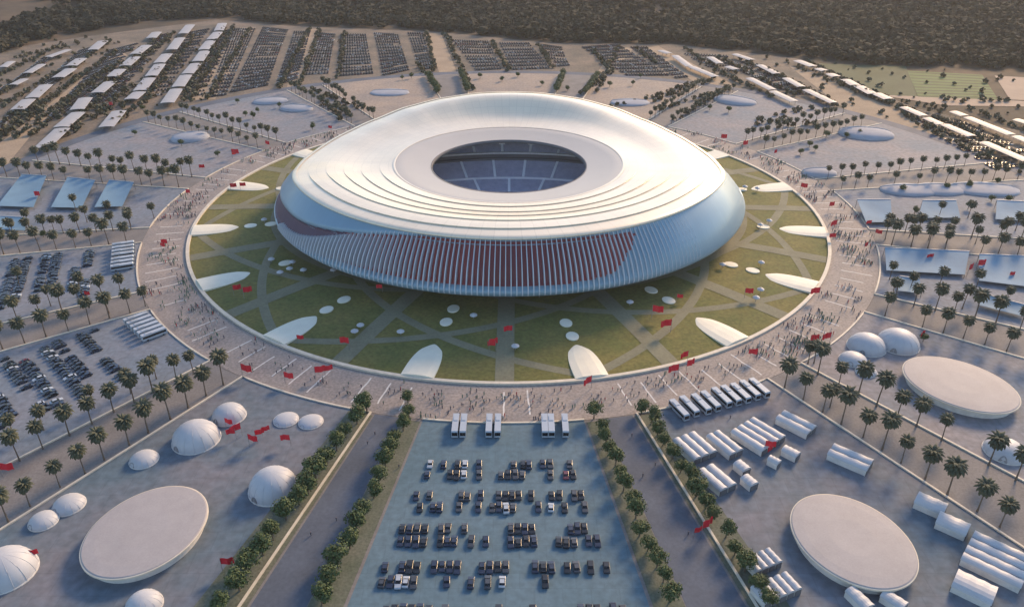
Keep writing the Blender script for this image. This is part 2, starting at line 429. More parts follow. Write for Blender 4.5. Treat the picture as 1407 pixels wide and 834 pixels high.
# fins
t = radians(-153); nf = 0
finlist = []
while degrees(t) < -46 and nf < 100:
    finlist.append(t); ds = 2.78/hypot(149*sin(t), 145*cos(t)); t += ds; nf += 1
for t in finlist:
    mb = MB(); L = []; d = dg(t)
    n = Vector((cos(t)/149, sin(t)/145, 0)).normalized(); tv = Vector((-n.y, n.x, 0))
    top = .95-.60*(1-sst(-152, -112, d))
    for i in range(9):
        u = .05+(top-.05)*i/8; rc = recess(u, t)
        A = pt(*fac(u, t, -3.2*rc-.3), t); B = pt(*fac(u, t, (.12+.35*sin(pi*i/8))*(1-.8*sst(-74, -48, d))), t)
        hw = (.32-.16*i/8)*(1-.65*sst(-74, -46, d))
        L.append([A-tv*hw, B-tv*hw, B+tv*hw, A+tv*hw])
    mb.loft(L, cap=True); mb.build('fin', M['fin'], stad)
# rim trim
mb = MB()
mb.loft([[pt(R[0]+o_, R[1]+o_, R[2]+z_, t) for t in TS for R in [rim(t)]] for o_, z_ in ((-.4,-1.3),(1.5,-.75),(1.7,-.1),(1.2,.5),(-1.2,.75))])
mb.build('roof_rim', M['roof'], stad, True)
# louvred roof in overlapping bands
NB = 6
def wt(t): d = dg(t); return sst(-172, -150, d)*(1-sst(-30, -10, d))
for j in range(NB):
    mb = MB(); mb.use(M['roof']); rings = []
    u0, u1 = j/NB, (j+1)/NB
    if j < NB-1: u1 += .02
    for i in range(9):
        f = i/8; ring = []
        for t in TS:
            a, b, z = roofp(u0+(u1-u0)*f, t); ring.append(pt(a, b, z+0.62*wt(t)*(1-f)*(j > 0)+.02*j, t))
        rings.append(ring)
    mb.loft(rings)
    if j > 0:
        mb.use(M['gapshade'])
        lower = []
        for k, t in enumerate(TS):
            a, b, z = roofp(u0, t); lower.append(pt(a-.5, b-.5, z-.6, t))
        top = [rings[0][k] for k in range(NT)]
        lip = [v-Vector((0,0,.5)) for v in top]
        mb.loft([lower, [Vector((l.x*.996, l.y*.996, l.z)) for l in lip]])
        mb.use(M['roof']); mb.loft([lip, top])
    mb.build('roof_band', None, stad, True)
# inner ring and lip
mb = MB(); Rr = [(73.8,72.6,33.25),(73.2,72,33.35),(66,65.5,32.4),(58,58,31.4),(50,50.3,30.6)]
mb.loft([[pt(a, b, z, t) for t in TS] for a, b, z in Rr]); mb.build('inner_roof_ring', M['iring'], stad, True)
mb = MB(); mb.loft([[pt(a, b, z, t) for t in TS] for a, b, z in ((50.2,50.5,30.75),(49.4,49.7,30.75),(49.3,49.6,28.6),(60,60,28.2))])
mb.build('opening_edge', M['conc'], stad, True)
mb = MB(); mb.loft([[pt(a, b, z, t) for t in TS] for a, b, z in ((74,72.9,33.45),(73.2,72.1,33.6),(72.6,71.5,33.42))])
mb.build('ring_trim', M['roof'], stad, True)
# bowl
def bowl(name, P, m, steps=1):
    mb = MB(); rings = []
    for i in range(len(P)-1):
        (a0, b0, z0), (a1, b1, z1) = P[i], P[i+1]; n = steps
        for q in range(n):
            f, g = q/n, (q+1)/n
            rings.append(ell(a0+(a1-a0)*f, b0+(b1-b0)*f, 200, z0+(z1-z0)*f)); rings.append(ell(a0+(a1-a0)*g, b0+(b1-b0)*g, 200, z0+(z1-z0)*f+.02))
    rings.append(ell(P[-1][0], P[-1][1], 200, P[-1][2])); mb.loft(rings, flip=True); return mb.build(name, m, stad)
mb = MB(); mb.add(ell(74, 27, 200, .6), [tuple(range(200))]); mb.build('pitch', M['pitch'], stad)
T1 = [(74,27,.9),(92,45.5,3.7)]; T2 = [(93,46.5,4.7),(108,61.5,11.8)]; T3 = [(110,64.5,17.2),(128,82,26)]
bowl('lower_tier', T1, M['seat'], 16); bowl('middle_tier', T2, M['seat'], 16); bowl('upper_tier', T3, M['seat'], 18)
mb = MB(); mb.loft([ell(92,45.5,200,3.7), ell(92,45.5,200,4.9), ell(93,46.5,200,4.9)], flip=True); mb.build('parapet', M['aisle'], stad)
mb = MB(); mb.loft([ell(108,61.5,200,11.8), ell(108.4,62,200,13.2), ell(110.5,64,200,13.3), ell(110.5,64,200,16.2)], flip=True); mb.build('concourse_wall', M['conc'], stad)
mb = MB(); mb.loft([ell(110.5,64,200,16.2), ell(108.6,62.2,200,16.3), ell(108.6,62.2,200,17.5), ell(110.4,64,200,17.55)], flip=True); mb.build('box_front', M['line'], stad)
for P, off in ((T1, 10), (T2, 0), (T3, 5)):
    (a0, b0, z0), (a1, b1, z1) = P
    for x in range(-70, 71, 20):
        for s in (1, -1):
            X = x+off; q0 = sqrt(max(0, 1-(X/a0)**2)); q1 = sqrt(max(0, 1-(X*a1/a0/a1)**2))
            if abs(X) > a0*.85: continue
            p = Vector((X, s*b0*q0, z0+.25)); q = Vector((X*a1/a0, s*b1*q0, z1+.35)); mb = MB()
            if P is T3:
                hw = Vector((2.6,0,0)); mb.box((p+(q-p)*.42)+Vector((0,0,.5)), (4.4, 3, 1.6))
            d = Vector((.9,0,0)); mb.add([p-d, p+d, q+d, q-d], [(0,1,2,3)]); 
            if s > 0 or P is T2: mb.build('aisle', M['aisle'], stad)

# ------------------------------------------------------------------ petals, discs, kiosks on the lawn
def place_names():
    return ['front right of centre','right','far right side','back right','behind stadium','back left','left side','left']
petm = MB()
def petal_mesh(L, W):
    mb = MB(); n = 14; top = []; 
    def prof(f): return W/2*sqrt(max(0, 1-f**3))
    rows = []
    for i in range(n+1):
        f = sin(i/n*pi/2)*.999; hw = max(prof(f), .05); x = -L*f; h = 1.0*(1-f)+.7
        rows.append([Vector((x, -hw, 0)), Vector((x, -hw, h*.62)), Vector((x, -hw*.55, h)), Vector((x, 0, h*1.08)), Vector((x, hw*.55, h)), Vector((x, hw, h*.62)), Vector((x, hw, 0))])
    mb.loft(rows, closed=False, flip=False)
    mb.add(rows[0], [tuple(range(7))]); mb.add(rows[-1], [tuple(range(7))[::-1]])
    return mb.mesh('petal', M['cream'], False)
pm = petal_mesh(27.5, 15.2)
ps = ['front','front right','right','upper right','rear right','rear','upper left','left']
for k in range(16):
    a = A0+22.5*k; p = pol(200.3, a, .15)
    if not inframe(p) : continue
    if proj(p)[1] < 215 and 450 < proj(p)[0] < 950: continue
    px, py = proj(p)
    o = link('petal_pavilion', pm); o.location = p; o.rotation_euler = (0, 0, radians(a))
    o['_k'] = k; tag(o, 'x', 'pavilion', 'cream petal pavilions along the circular wall')
    nb = {0:'front petal right of centre',1:'front petal second right of centre',2:'petal on the lower right rim',3:'petal on the right rim',4:'petal on the upper right rim',15:'front petal left of centre',14:'front petal second left of centre',13:'petal on the lower left rim',12:'petal on the left rim',11:'petal on the upper left rim',5:'uppermost petal on the right rim',10:'uppermost petal on the left rim'}.get(k, 'petal behind the stadium')
    o['label'] = 'cream rounded '+nb+' of the lawn'; del o['_k']
# disc slabs
def disc_mesh(rx, ry, h):
    mb = MB(); n = 40
    R = [(1.0, 0), (1.0, h*.8), (.97, h), (.5, h*1.12)]
    mb.loft([[Vector((rx*q*cos(2*pi*k/n), ry*q*sin(2*pi*k/n), z)) for k in range(n)] for q, z in R], cap=True); return mb.mesh('disc', M['cream'])
dm = disc_mesh(3.9, 3.1, .5)
for k in range(16):
    a = A0+22.5*k; rr = ((153, 'inner'), (165.5, 'outer')) if k % 2 == 0 else ((139, 'inner'), (152.5, 'outer'))
    if k in (11, 3): rr = ((152, 'inner'), (163, 'outer'))
    for r, io in rr:
        p = pol(r, a); p.z = lawnz(p.x, p.y)+.05
        if (p.x/152)**2+(p.y/121)**2 < 1.03: continue
        if proj(p)[1] < 225: continue
        o = link('round_pavilion', dm); o.location = p; o.rotation_euler = (0, 0, radians(a))
        nb = {0:'front right of centre',1:'second right of centre',2:'lower right rim',3:'right rim',4:'upper right rim',15:'front left of centre',14:'second left of centre',13:'lower left rim',12:'left rim',11:'upper left rim',5:'uppermost right rim',10:'uppermost left rim'}.get(k, 'rear rim')
        tag(o, f'small cream round pavilion, {io} of the pair by the {nb} petal', 'pavilion', 'round cream pavilions on the lawn')
# kiosks
kp = empty('kiosk', (0,0,-500)); mb = MB()
mb.tube([(0,0,0),(0,0,2.6)], [.15,.12], 6); mb.build('pole', M['post'], kp)
mb = MB(); n = 12; mb.loft([[Vector((r*cos(2*pi*k/n), r*sin(2*pi*k/n), z)) for k in range(n)] for r, z in ((1.9,2.1),(1.9,2.35),(1.1,2.9),(.1,3.3))], cap=True); mb.build('canopy', M['white'], kp)
register(kp)
first = [True]
def inst(proto, loc, rz, label, cat, group=None, sc=None):
    o = proto if proto.location.z < -400 and not proto.get('_used') else copy_tree(proto)
    if o is proto: proto['_used'] = 1
    o.location = loc; o.rotation_euler = (0, 0, rz)
    if sc: o.scale = (sc, sc, sc)
    if '_used' in o and o is not proto: del o['_used']
    tag(o, label, cat, group); USED.append(proto); return o
USED = []
K = [(556,396),(679,405),(651,441),(551,463),(496,454),(488,462),(741,411),(865,423),(459,378),(403,367),(399,376),(386,381),(374,363),(1045,368),(1038,416),(1044,405),(992,371),(1044,316),(1056,310),(1040,265),(418,378),(708,483),(364,308),(1023,263)]
K = [(p, at(*p)) for p in K]; K.sort(key=lambda q: q[0][0])
for i, (p, g) in enumerate(K):
    g.z = lawnz(g.x, g.y)+.18
    inst(kp, g, 0, f'small white parasol kiosk on the lawn paths, {ordn(i+1)} from the left', 'kiosk', 'white kiosks on the lawn')

# ------------------------------------------------------------------ flags
def flag_proto(mats):
    e = empty('red_flag', (0,0,-500)); mb = MB(); mb.tube([(0,0,0),(0,0,7.5)], [.12,.08], 6); mb.build('pole', M['post'], e)
    mb = MB(); rows = []; W, H = 5.2, 3.4
    for i in range(11):
        x = W*i/10; y = .55*sin(i*.9)*i/10; rows.append([Vector((x, y, 7.4-.25*i/10*2)), Vector((x, y+.15*sin(i), 7.4-H*.5-.05*i)), Vector((x, y+.1*sin(i*1.7), 7.4-H-.05*i))])
    mb.loft(rows, closed=False); c = mb.build('cloth', M['flag'], e, True)
    # five pointed star outline on the cloth
    mb = MB(); P = [Vector((2.6+.75*sin(2*pi*k*2/5), 0, 5.55+.75*cos(2*pi*k*2/5))) for k in range(5)]
    for k in range(5):
        a, b = P[k], P[(k+1) % 5]; d = (b-a).normalized(); n = Vector((-d.z, 0, d.x))*.06
        for yy in (-.62, .62): mb.add([Vector((v.x, yy*v.x/2.6+.0, v.z)) for v in (a-n, b-n, b+n, a+n)], [(0,1,2,3)])
    return e
fp = flag_proto(None); register(fp)
FL = [(322,407),(336,411),(526,404),(409,472),(481,482),(704,464),(672,485),(681,484),(895,440),(921,459),(929,417),(942,514),(931,519),(812,534),(392,527),(434,522),(447,518),(334,519),(232,341),(222,343),(318,264),(331,262),(320,217),(275,236),(263,271),(366,203),(1039,496),(1030,494),(1022,412),(1124,412),(1138,291),(1147,333),(1148,317),(1196,313),(1201,327),(1186,347),(1099,264),(1063,217),(990,197),(1020,207),(944,498),(1111,478),(1139,474),(1268,467),(41,770),(306,785),(952,741),(962,740),(311,588),(325,603),(333,598),(343,613),(352,606),(361,600),(400,613),(1049,622),(5,656),(1340,375),(1385,385),(1280,362),(1328,381),(118,410),(58,276),(157,150),(320,218),(452,180)]
def zone(p):
    g = at(*p); r = hypot(g.x, g.y)
    return 'lawn' if r < 200 else 'paved ring' if r < 228.5 else 'outer plots'
zs = {}
for p in FL: zs.setdefault(zone(p), []).append(p)
for z, L in zs.items():
    L.sort(); 
    for i, p in enumerate(L):
        g = at(*p); g.z = .3 if z != 'lawn' else lawnz(g.x, g.y)+.1
        inst(fp, g, random.uniform(-.5, .7)+(pi if random.random() < .3 else 0), f'red flag waving on a pole over the {z}, {ordn(i+1)} from the left', 'flag', 'red flags', random.uniform(.6, 1.05))

# ------------------------------------------------------------------ people
def person_mesh(m1, m2, nm):
    mb = MB(); mb.use(M[m2])
    for s in (-1, 1): mb.tube([(s*.1,0,0),(s*.1,0,.45),(s*.09,0,.88)], [.07,.085,.11], 6)
    mb.use(M[m1]); mb.tube([(0,0,.82),(0,0,1.1),(0,0,1.42),(0,0,1.5)], [.17,.17,.22,.09], 8)
    for s in (-1, 1): mb.tube([(s*.22,0,1.42),(s*.28,.05,1.12),(s*.26,.16,.88)], [.07,.055,.04], 5)
    mb.use(M['skin']); mb.tube([(0,0,1.48),(0,0,1.56),(0,0.01,1.68),(0,0,1.8)], [.06,.10,.11,.04], 7)
    return mb.mesh(nm)
PMS = [(person_mesh('clothd','clothd','person'), 'dark'), (person_mesh('clothl','clothd','person'), 'pale'), (person_mesh('clothg','clothd','person'), 'green'), (person_mesh('clothr','clothd','person'), 'red')]
rp = random.Random(5)
clumps = [(635,560),(700,548),(760,560),(815,548),(600,545),(545,550),(905,530),(960,520),(1005,508),(480,540),(430,525),(390,505),(350,480),(290,440),(265,425),(1050,480),(1080,468),(1100,450),(870,545),(735,548),(665,555)]
cnt = 0
for ci, (cx, cy) in enumerate(sorted(clumps)):
    c = at(cx, cy)
    tal = {}
    for q in range(12):
        p = c+Vector((rp.gauss(0, 3.6), rp.gauss(0, 3.6), 0)); r = hypot(p.x, p.y)
        if not 204 < r < 227: continue
        k = rp.choices(range(4), (6, 3, 3, 1))[0]
        o = link('person', PMS[k][0]); o.location = (p.x, p.y, .12); o.rotation_euler = (0, 0, rp.uniform(0, 6.28)); s = rp.uniform(.95, 1.1); o.scale = (s, s, s)
        tag(o, 'x', 'person', 'people on the front of the paved ring'); tal.setdefault(k, []).append(o)
        cnt += 1
    for k, L in tal.items():
        L.sort(key=lambda o: proj(o.location)[0])
        for i, o in enumerate(L): o['label'] = f'{PMS[k][1]} clad person, {ordn(i+1)} such from left in {ordn(ci+1)} group on front plaza'
RW = [(515,597),(505,610),(462,715),(427,735),(868,600),(900,640),(945,735),(883,655),(1003,575),(548,642)]
for i, p in enumerate(sorted(RW)):
    g = at(*p, .1); o = link('person', PMS[0][0]); o.location = g
    tag(o, f'person in dark clothes walking on a front avenue, {ordn(i+1)} from the left', 'person', 'people on the front avenues')
mb = MB(); rc = random.Random(9)
def addmesh(mb, me, p, rz, sc=1.):
    k = len(mb.v); c, s = cos(rz)*sc, sin(rz)*sc
    mb.v += [(p[0]+v.co.x*c-v.co.y*s, p[1]+v.co.x*s+v.co.y*c, p[2]+v.co.z*sc) for v in me.vertices]
    for f in me.polygons:
        mb.use(me.materials[f.material_index]); mb.f.append(tuple(i+k for i in f.vertices)); mb.mi.append(mb.cur)
tiny = []
for m_ in ('clothd','clothl','clothg','clothr'):
    q = MB(); q.use(M[m_]).tube([(0,0,0),(0,0,.9),(0,0,1.45),(0,0,1.55)], [.16,.2,.24,.08], 5); q.use(M['skin']).tube([(0,0,1.5),(0,0,1.65),(0,0,1.8)], [.07,.12,.05], 5); tiny.append(q.mesh('p'))
for c in range(230):
    a = rc.uniform(-180, 180); r = rc.uniform(205, 227); P0 = pol(r, a)
    if not inframe(P0): continue
    if -125 < a < -57 : 
        if rc.random() < .6: continue
    m_ = rc.choice([0,0,1,2,2])
    for q in range(rc.randint(4, 16)):
        p = P0+Vector((rc.gauss(0, 2.6), rc.gauss(0, 2.6), 0)); r = hypot(p.x, p.y)
        if 203.5 < r < 228: addmesh(mb, tiny[m_ if rc.random() < .7 else rc.choice([0,1,2,3])], (p.x, p.y, .12), 0, 1.1)
tag(mb.build('crowd'), 'scattered crowd of visitors on the paved ring around the lawn', 'crowd', kind='stuff')

# ------------------------------------------------------------------ cars and coaches
def car_mesh(m):
    mb = MB(); mb.use(m)
    L, W = 4.5, 1.85
    prof = [(-2.25,.35),(-2.25,.85),(-1.9,.98),(1.0,1.0),(2.05,.82),(2.25,.6),(2.25,.35)]
    mb.loft([[Vector((x, -W/2*.96, z)) for x, z in prof], [Vector((x, -W/2, z*.98)) for x, z in prof], [Vector((x, W/2, z*.98)) for x, z in prof], [Vector((x, W/2*.96, z)) for x, z in prof]], closed=True, cap=True)
    mb.use(M['glass']); mb.add([(-1.75,-.84,.97),(1.0,-.84,.98),(1.0,.84,.98),(-1.75,.84,.97),(-1.2,-.66,1.42),(.25,-.66,1.45),(.25,.66,1.45),(-1.2,.66,1.42)], [(0,1,5,4),(1,2,6,5),(2,3,7,6),(3,0,4,7)])
    mb.use(m); mb.box((-.47,0,1.455), (1.5,1.34,.05))
    mb.use(M['tyre'])
    for x in (-1.4, 1.4):
        for y in (-.85, .85): mb.tube([(x,y-.12,.33),(x,y+.12,.33)], [.33,.33], 10)
    return mb.mesh('car')
CM = [(car_mesh(M['cblue']), 'dark blue'), (car_mesh(M['cblack']), 'black'), (car_mesh(M['cgrey']), 'grey'), (car_mesh(M['cwhite']), 'white'), (car_mesh(M['cred']), 'maroon')]
VR = [(254.2,260.0),(271,277),(287,293),(304,310),(321,327)]
VN = ['nearest stadium','second','third','fourth','outermost']
def local(c, v, u): a = radians(c); return Vector((v*cos(a)-u*sin(a), v*sin(a)+u*cos(a), .12))
Z = 2.979
# central lot occupancy, from the photograph: (y, [(x0, x1)...]) in zoomed pixels
CL = [((254.2), [(405,425),(455,490),(545,575),(705,775),(805,835),(915,945)], [(345,375),(490,515),(690,712),(840,862)]),
      ((260.0), [(335,360),(428,482),(635,722),(838,865),(900,958)], [(485,510),(545,575),(728,745)]),
      ((271.0), [(292,315),(345,370),(500,525),(555,578),(655,735),(760,785),(840,905),(935,990)], [(630,650),(480,495)]),
      ((277.0), [(305,330),(358,412),(538,575),(600,655),(685,712),(790,815),(862,925),(978,1005)], [(465,490),(660,680),(845,862)]),
      ((287.0), [(230,355),(390,420),(485,515),(675,790),(920,1003)], [(425,440)]),
      ((293.0), [(222,350),(388,472),(570,604),(672,800),(870,930),(990,1060)], [(510,545),(935,985)]),
      ((304.0), [(160,190),(230,322),(360,488),(555,685),(772,872),(905,935),(1000,1030),(1065,1095)], [(680,710),(940,975)]),
      ((310.0), [(145,215),(275,310),(415,438),(512,540),(810,850)], [(215,275),(585,605),(640,668)]),
      ((321.0), [(160,370),(620,660),(760,800),(960,1060),(1090,1165)], [(400,440)]) ]
cars = []      # (lotname, rowindex, u, position, rz, colour)
rcar = random.Random(3)
for ri, (v, dark, light) in enumerate(CL):
    row = []
    for L, wh in ((dark, 0), (light, 1)):
        for x0, x1 in L:
            yy = proj(local(C0, v, 0))[1]; a = at(470+x0/Z, yy).x; b = at(470+x1/Z, yy).x
            n = max(1, round((b-a)/2.45))
            for i in range(n): row.append((a+(b-a)*(i+.5)/n, (3 if rcar.random() < .35 else 2) if wh else rcar.choices([0,1,2,4],(6,5,2,.25))[0]))
    row.sort(); last = -99
    for x, c in row:
        if x-last < 2.15: continue
        last = x; cars.append([LOT[0][1], ri, x, Vector((x+.0, local(C0, v, 0).y+rcar.uniform(-.35,.35), .12)), pi/2+(pi if rcar.random() < .5 else 0)+rcar.gauss(0,.03), c])
def lotcars(k, umin, umax, fill, rows=VR):
    c = LOT[k][0]
    for ri, (va, vb) in enumerate(rows):
        for rj, v in enumerate((va, vb)):
            lim = v*math.tan(radians(7.0)); u = max(umin, -lim); row = []; on = True
            while u < min(umax, lim):
                if rcar.random() < .16: on = not on if rcar.random() < (.75 if not on else 1-fill+.25) else on
                if on and rcar.random() < .92:
                    p = local(c, v, u)
                    if inframe(p, 5): row.append((u, p))
                u += 2.85
            for u_, p in row:
                cars.append([LOT[k][1], ri*2+rj, u_, p+Vector((rcar.uniform(-.2,.2),rcar.uniform(-.2,.2),0)), radians(c)+(pi if rcar.random() < .5 else 0), rcar.choices([0,1,2,3,4],(6,5,3,1.2,.15))[0]])
lotcars(14, -34, 22, .85); lotcars(13, -34, 28, .88)
groups = {}
for c in cars: groups.setdefault((c[0], c[1]), []).append(c)
def dcam(p): return (Vector(p)-CAM).length
allc = sorted(cars, key=lambda c: dcam(c[3])); keep = set(id(c) for c in allc[:300])
far = [c for c in allc[300:]]
for (ln, ri), L in groups.items():
    L = [c for c in L if id(c) in keep]; L.sort(key=lambda c: proj(c[3])[0])
    for i, c in enumerate(L):
        o = link('parked_car', CM[c[5]][0]); o.location = c[3]; o.rotation_euler = (0, 0, c[4]); q = 1.1+.12*((i*7) % 5-2)/2; o.scale = (q, 1.12, q)
        tag(o, f'{CM[c[5]][1]} car, {ordn(i+1)} from left in {ordn(ri+1)} car row of the {ln}', 'car', 'cars parked in the '+ln)
# far cars: one object
q = MB(); FARC = []
for m_ in ('cblue','cblack','cgrey','cwhite','cred'):
    q = MB(); q.use(M[m_]); q.box((0,0,.65), (4.4,1.8,.75)); q.use(M['tyre']); q.box((-.2,0,1.2), (2.4,1.6,.5), 0, .75, .85); FARC.append(q.mesh('c'))
mb = MB()
for c in far: addmesh(mb, FARC[c[5]], c[3], c[4])
def quadrows(tl, tr, br, bl, step, sp=2.9, fill=.85, ang=None, pairgap=None):
    """rows of cars inside a quadrilateral measured on the photograph"""
    TL, TR, BR, BL = (at(*p) for p in (tl, tr, br, bl)); H = ((BL-TL).length+(BR-TR).length)/2; n = max(1, int(H/step))
    for i in range(n+1):
        for off in ((0,) if not pairgap else (0, pairgap)):
            f = min(1, (i*step+off)/H); a = TL.lerp(BL, f); b = TR.lerp(BR, f); L = (b-a).length; m_ = int(L/sp); rz = atan2(b.y-a.y, b.x-a.x)+pi/2
            on = True
            for j in range(m_):
                if rcar.random() < .12: on = rcar.random() < fill
                if on: p = a.lerp(b, (j+.5)/m_); addmesh(mb, FARC[rcar.choices([0,1,2,3,4],(5,5,4,1.3,1))[0]], (p.x, p.y, .0), rz)
for tl, tr, br, bl in (((322,40),(352,40),(312,130),(284,134)), ((362,38),(396,42),(368,118),(316,128)), ((404,44),(428,44),(408,108),(380,118)), ((440,46),(461,48),(452,104),(418,106)),
                       ((468,48),(504,48),(514,102),(462,106)), ((514,46),(548,48),(562,96),(526,104)), ((560,46),(582,46),(596,96),(578,100)),
                       ((622,56),(672,58),(690,96),(654,98)), ((686,60),(728,60),(756,94),(704,96)), ((742,62),(772,66),(784,92),(768,94)), ((800,66),(850,62),(920,104),(860,104)), ((866,66),(890,66),(945,106),(928,108))):
    quadrows(tl, tr, br, bl, 17, 2.9, .88, pairgap=5.6)
# sparse parking between the canopies
for tl, tr, br, bl in (((262,45),(288,40),(222,135),(188,136)), ((215,50),(240,45),(150,140),(100,155)), ((300,45),(325,40),(280,130),(255,132)), ((150,70),(190,60),(110,140),(60,172)), ((110,70),(140,62),(20,160),(-20,190)), ((60,80),(90,70),(-10,130),(-40,160)),
                       ((1000,92),(1030,84),(1130,132),(1092,132)), ((1250,165),(1300,170),(1407,235),(1370,238)), ((1300,165),(1330,172),(1420,212),(1390,214)), ((940,75),(1000,78),(1030,100),(985,100))):
    quadrows(tl, tr, br, bl, 19, 3.0, .72, pairgap=5.6)
tag(mb.build('parked_cars'), 'dense rows of dark cars in the distant car parks beyond the stadium', 'cars', kind='stuff')

# coaches
def coach_proto():
    e = empty('coach', (0,0,-500)); mb = MB(); L, W, H = 12, 2.6, 3.3
    prof = [(-6,.45),(-6,3.2),(-5.8,3.45),(5.6,3.45),(6,3.0),(6.05,.45)]
    mb.loft([[Vector((x, y, z)) for x, z in prof] for y in (-1.27, 1.27)], cap=True, flip=False); mb.box((-2.5,0,3.55), (3,1.7,.25)); mb.build('body', M['cwhite'], e)
    for y in (-1.285, 1.285): MB().box((-.1,y,2.2), (11.2,.03,1.1)).build('side_window', M['glass'], e)
    mb = MB(); mb.add([(6.09,-1.1,1.3),(6.09,1.1,1.3),(6.05,1.1,2.9),(6.05,-1.1,2.9)], [(0,1,2,3)]); mb.build('windscreen', M['glass'], e)
    for x in (-3.6, 4):
        for y in (-1.12, 1.12): w_ = MB(); w_.tube([(x,y-.15,.5),(x,y+.15,.5)], [.5,.5], 12); w_.build('wheel', M['tyre'], e)
    return e
cp = coach_proto(); register(cp)
BUS = []
for x in (626,637,672,684,748,757,776):
    p = at(x, 590); BUS.append(('central car park', Vector((p.x, -232.0, .12)), -pi/2+radians(C0+90)))
for k, us in ((14, (-26,-21.8,-17.6,-13.4,-9.2,-5)), (13, (-30,-25,-20,-15,-9,-4,1)), ):
    c = LOT[k][0]
    for u in us: BUS.append((LOT[k][1], local(c, 235.5, u), radians(c)+pi))
for px, py in ((932,568),(946,563),(962,560),(975,556),(990,551),(1003,548),(1016,545),(1029,541),(1042,538)):
    BUS.append((LOT[1][1], at(px, py, .12), radians(LOT[1][0])-.0))
byl = {}
for b in BUS: byl.setdefault(b[0], []).append(b)
for ln, L in byl.items():
    L.sort(key=lambda b: proj(b[1])[0])
    for i, b in enumerate(L): inst(cp, b[1], b[2], f'white coach parked at the plaza edge of the {ln}, {ordn(i+1)} from left', 'coach', 'white coaches at the plaza edge')

# ------------------------------------------------------------------ oval roofed halls
def hall(px, py, w, rx, ry, az, h, label):
    g = at(px, py, h); e = empty('oval_hall', (g.x, g.y, .1), radians(az), label, 'hall', 'flat oval halls')
    n = 72; E = lambda q, z: [Vector((rx*q*cos(2*pi*k/n), ry*q*sin(2*pi*k/n), z)) for k in range(n)]
    mb = MB(); mb.loft([E(.93, 0), E(.93, h-.9)]); mb.build('wall', M['line'], e)
    mb = MB(); mb.loft([E(.93, h-.9), E(1, h-.9), E(1.005, h-.25), E(.985, h), E(.8, h+.25), E(.4, h+.5)], cap=True)
    mb.build('roof', M['disc'], e)
    mb = MB(); mb.loft([E(1.004, h-1.0), E(1.02, h-.9), E(1.02, h-.3), E(1.004, h-.2)]); mb.build('roof_edge', M['kerb'], e)
    return e
hall(200, 726, 0, 21.3, 18.2, LOT[15][0], 4.2, 'pale flat oval hall on the front left ground among white domes')
hall(1171, 740, 0, 21.3, 18.2, LOT[1][0], 4.2, 'pale flat oval hall at bottom right beside rows of marquees')
hall(1319, 527, 0, 23.0, 18.8, LOT[2][0], 4.2, 'pale flat oval hall at right edge between two palm avenues')

# ------------------------------------------------------------------ dome tents
def dome(px, py, wpx, hr, face, label, grp='white dome tents', m='white'):
    g = at(px, py); sc = F/((g-CAM).length*1.0); R = wpx/2/sc
    e = empty('dome_tent', (g.x, g.y, .12), face, label, 'tent', grp)
    n, k = 28, 10; rows = []
    for i in range(k+1):
        ph = pi/2*i/k; rows.append([Vector((R*cos(ph)*cos(a), R*cos(ph)*sin(a), R*hr*sin(ph)+.01*i)) for a in [2*pi*j/n for j in range(n)]])
    mb = MB(); mb.loft(rows)
    for j in range(0, n, 2):
        mb.tube([Vector((R*1.003*cos(pi/2*i/k)*cos(2*pi*j/n), R*1.003*cos(pi/2*i/k)*sin(2*pi*j/n), R*hr*1.003*sin(pi/2*i/k))) for i in range(k+1)], [.09]*(k+1), 4)
    mb.build('canopy', M[m], e, True)
    mb = MB(); mb.loft([[Vector((R*q*cos(2*pi*j/n), R*q*sin(2*pi*j/n), z)) for j in range(n)] for q, z in ((1.0, 0), (1.03, 0), (1.03, .35), (.985, .4))]); mb.build('base_ring', M['line'], e)
    # arched doorway on the side turned from the sun
    mb = MB(); D = min(1.6, R*.3); A = []
    for q in range(9):
        a = pi*q/8; A.append((D*cos(a), min(R*hr*.6, 2.6)*sin(a)))
    out = [Vector((-sqrt(max(0.04, 1-(z/(R*hr))**2-(y/R)**2))*R-.12, y, z)) for y, z in A]; inn = [v+Vector((.9, 0, 0)) for v in out]
    mb.loft([out, inn], closed=False); mb.add(out, [tuple(range(9))]); mb.build('door', M['post'], e)
    return e
FB = radians(55)   # closed back towards the sun side
DL = [(270,604,58,.85,'large white dome tent above the front left oval hall'),(315,572,42,.8,'white dome tent on far side of the front left ground near plaza'),(376,672,62,.95,'large white dome tent beside the front left avenue trees'),
 (198,632,34,.6,'small white dome tent above left of the front left oval hall'),(95,694,36,.6,'small white dome tent upper of two left of the front left oval hall'),(60,716,32,.6,'small white dome tent lower of two left of the front left oval hall'),
 (10,786,62,.9,'large white dome tent cut by left frame edge beside a red flag'),(198,832,42,.8,'white dome tent at bottom edge below the front left oval hall'),
 (393,577,32,.35,'flat white round tent left of two near the front left avenue'),(427,580,32,.35,'flat white round tent right of two near the front left avenue'),
 (1190,478,46,.75,'pink white dome tent left of two above right oval hall'),(1233,474,50,.75,'pink white dome tent right of two above right oval hall'),(1172,496,34,.55,'small white dome tent at plaza corner of the right oval roof ground'),(1190,512,26,.5,'small white arched tent below the pair of pink domes'),
 (1380,622,46,.6,'white arched dome tent below right oval hall among palms')]
for px, py, wp, hr, lb in DL: dome(px, py, wp, hr, FB, lb)
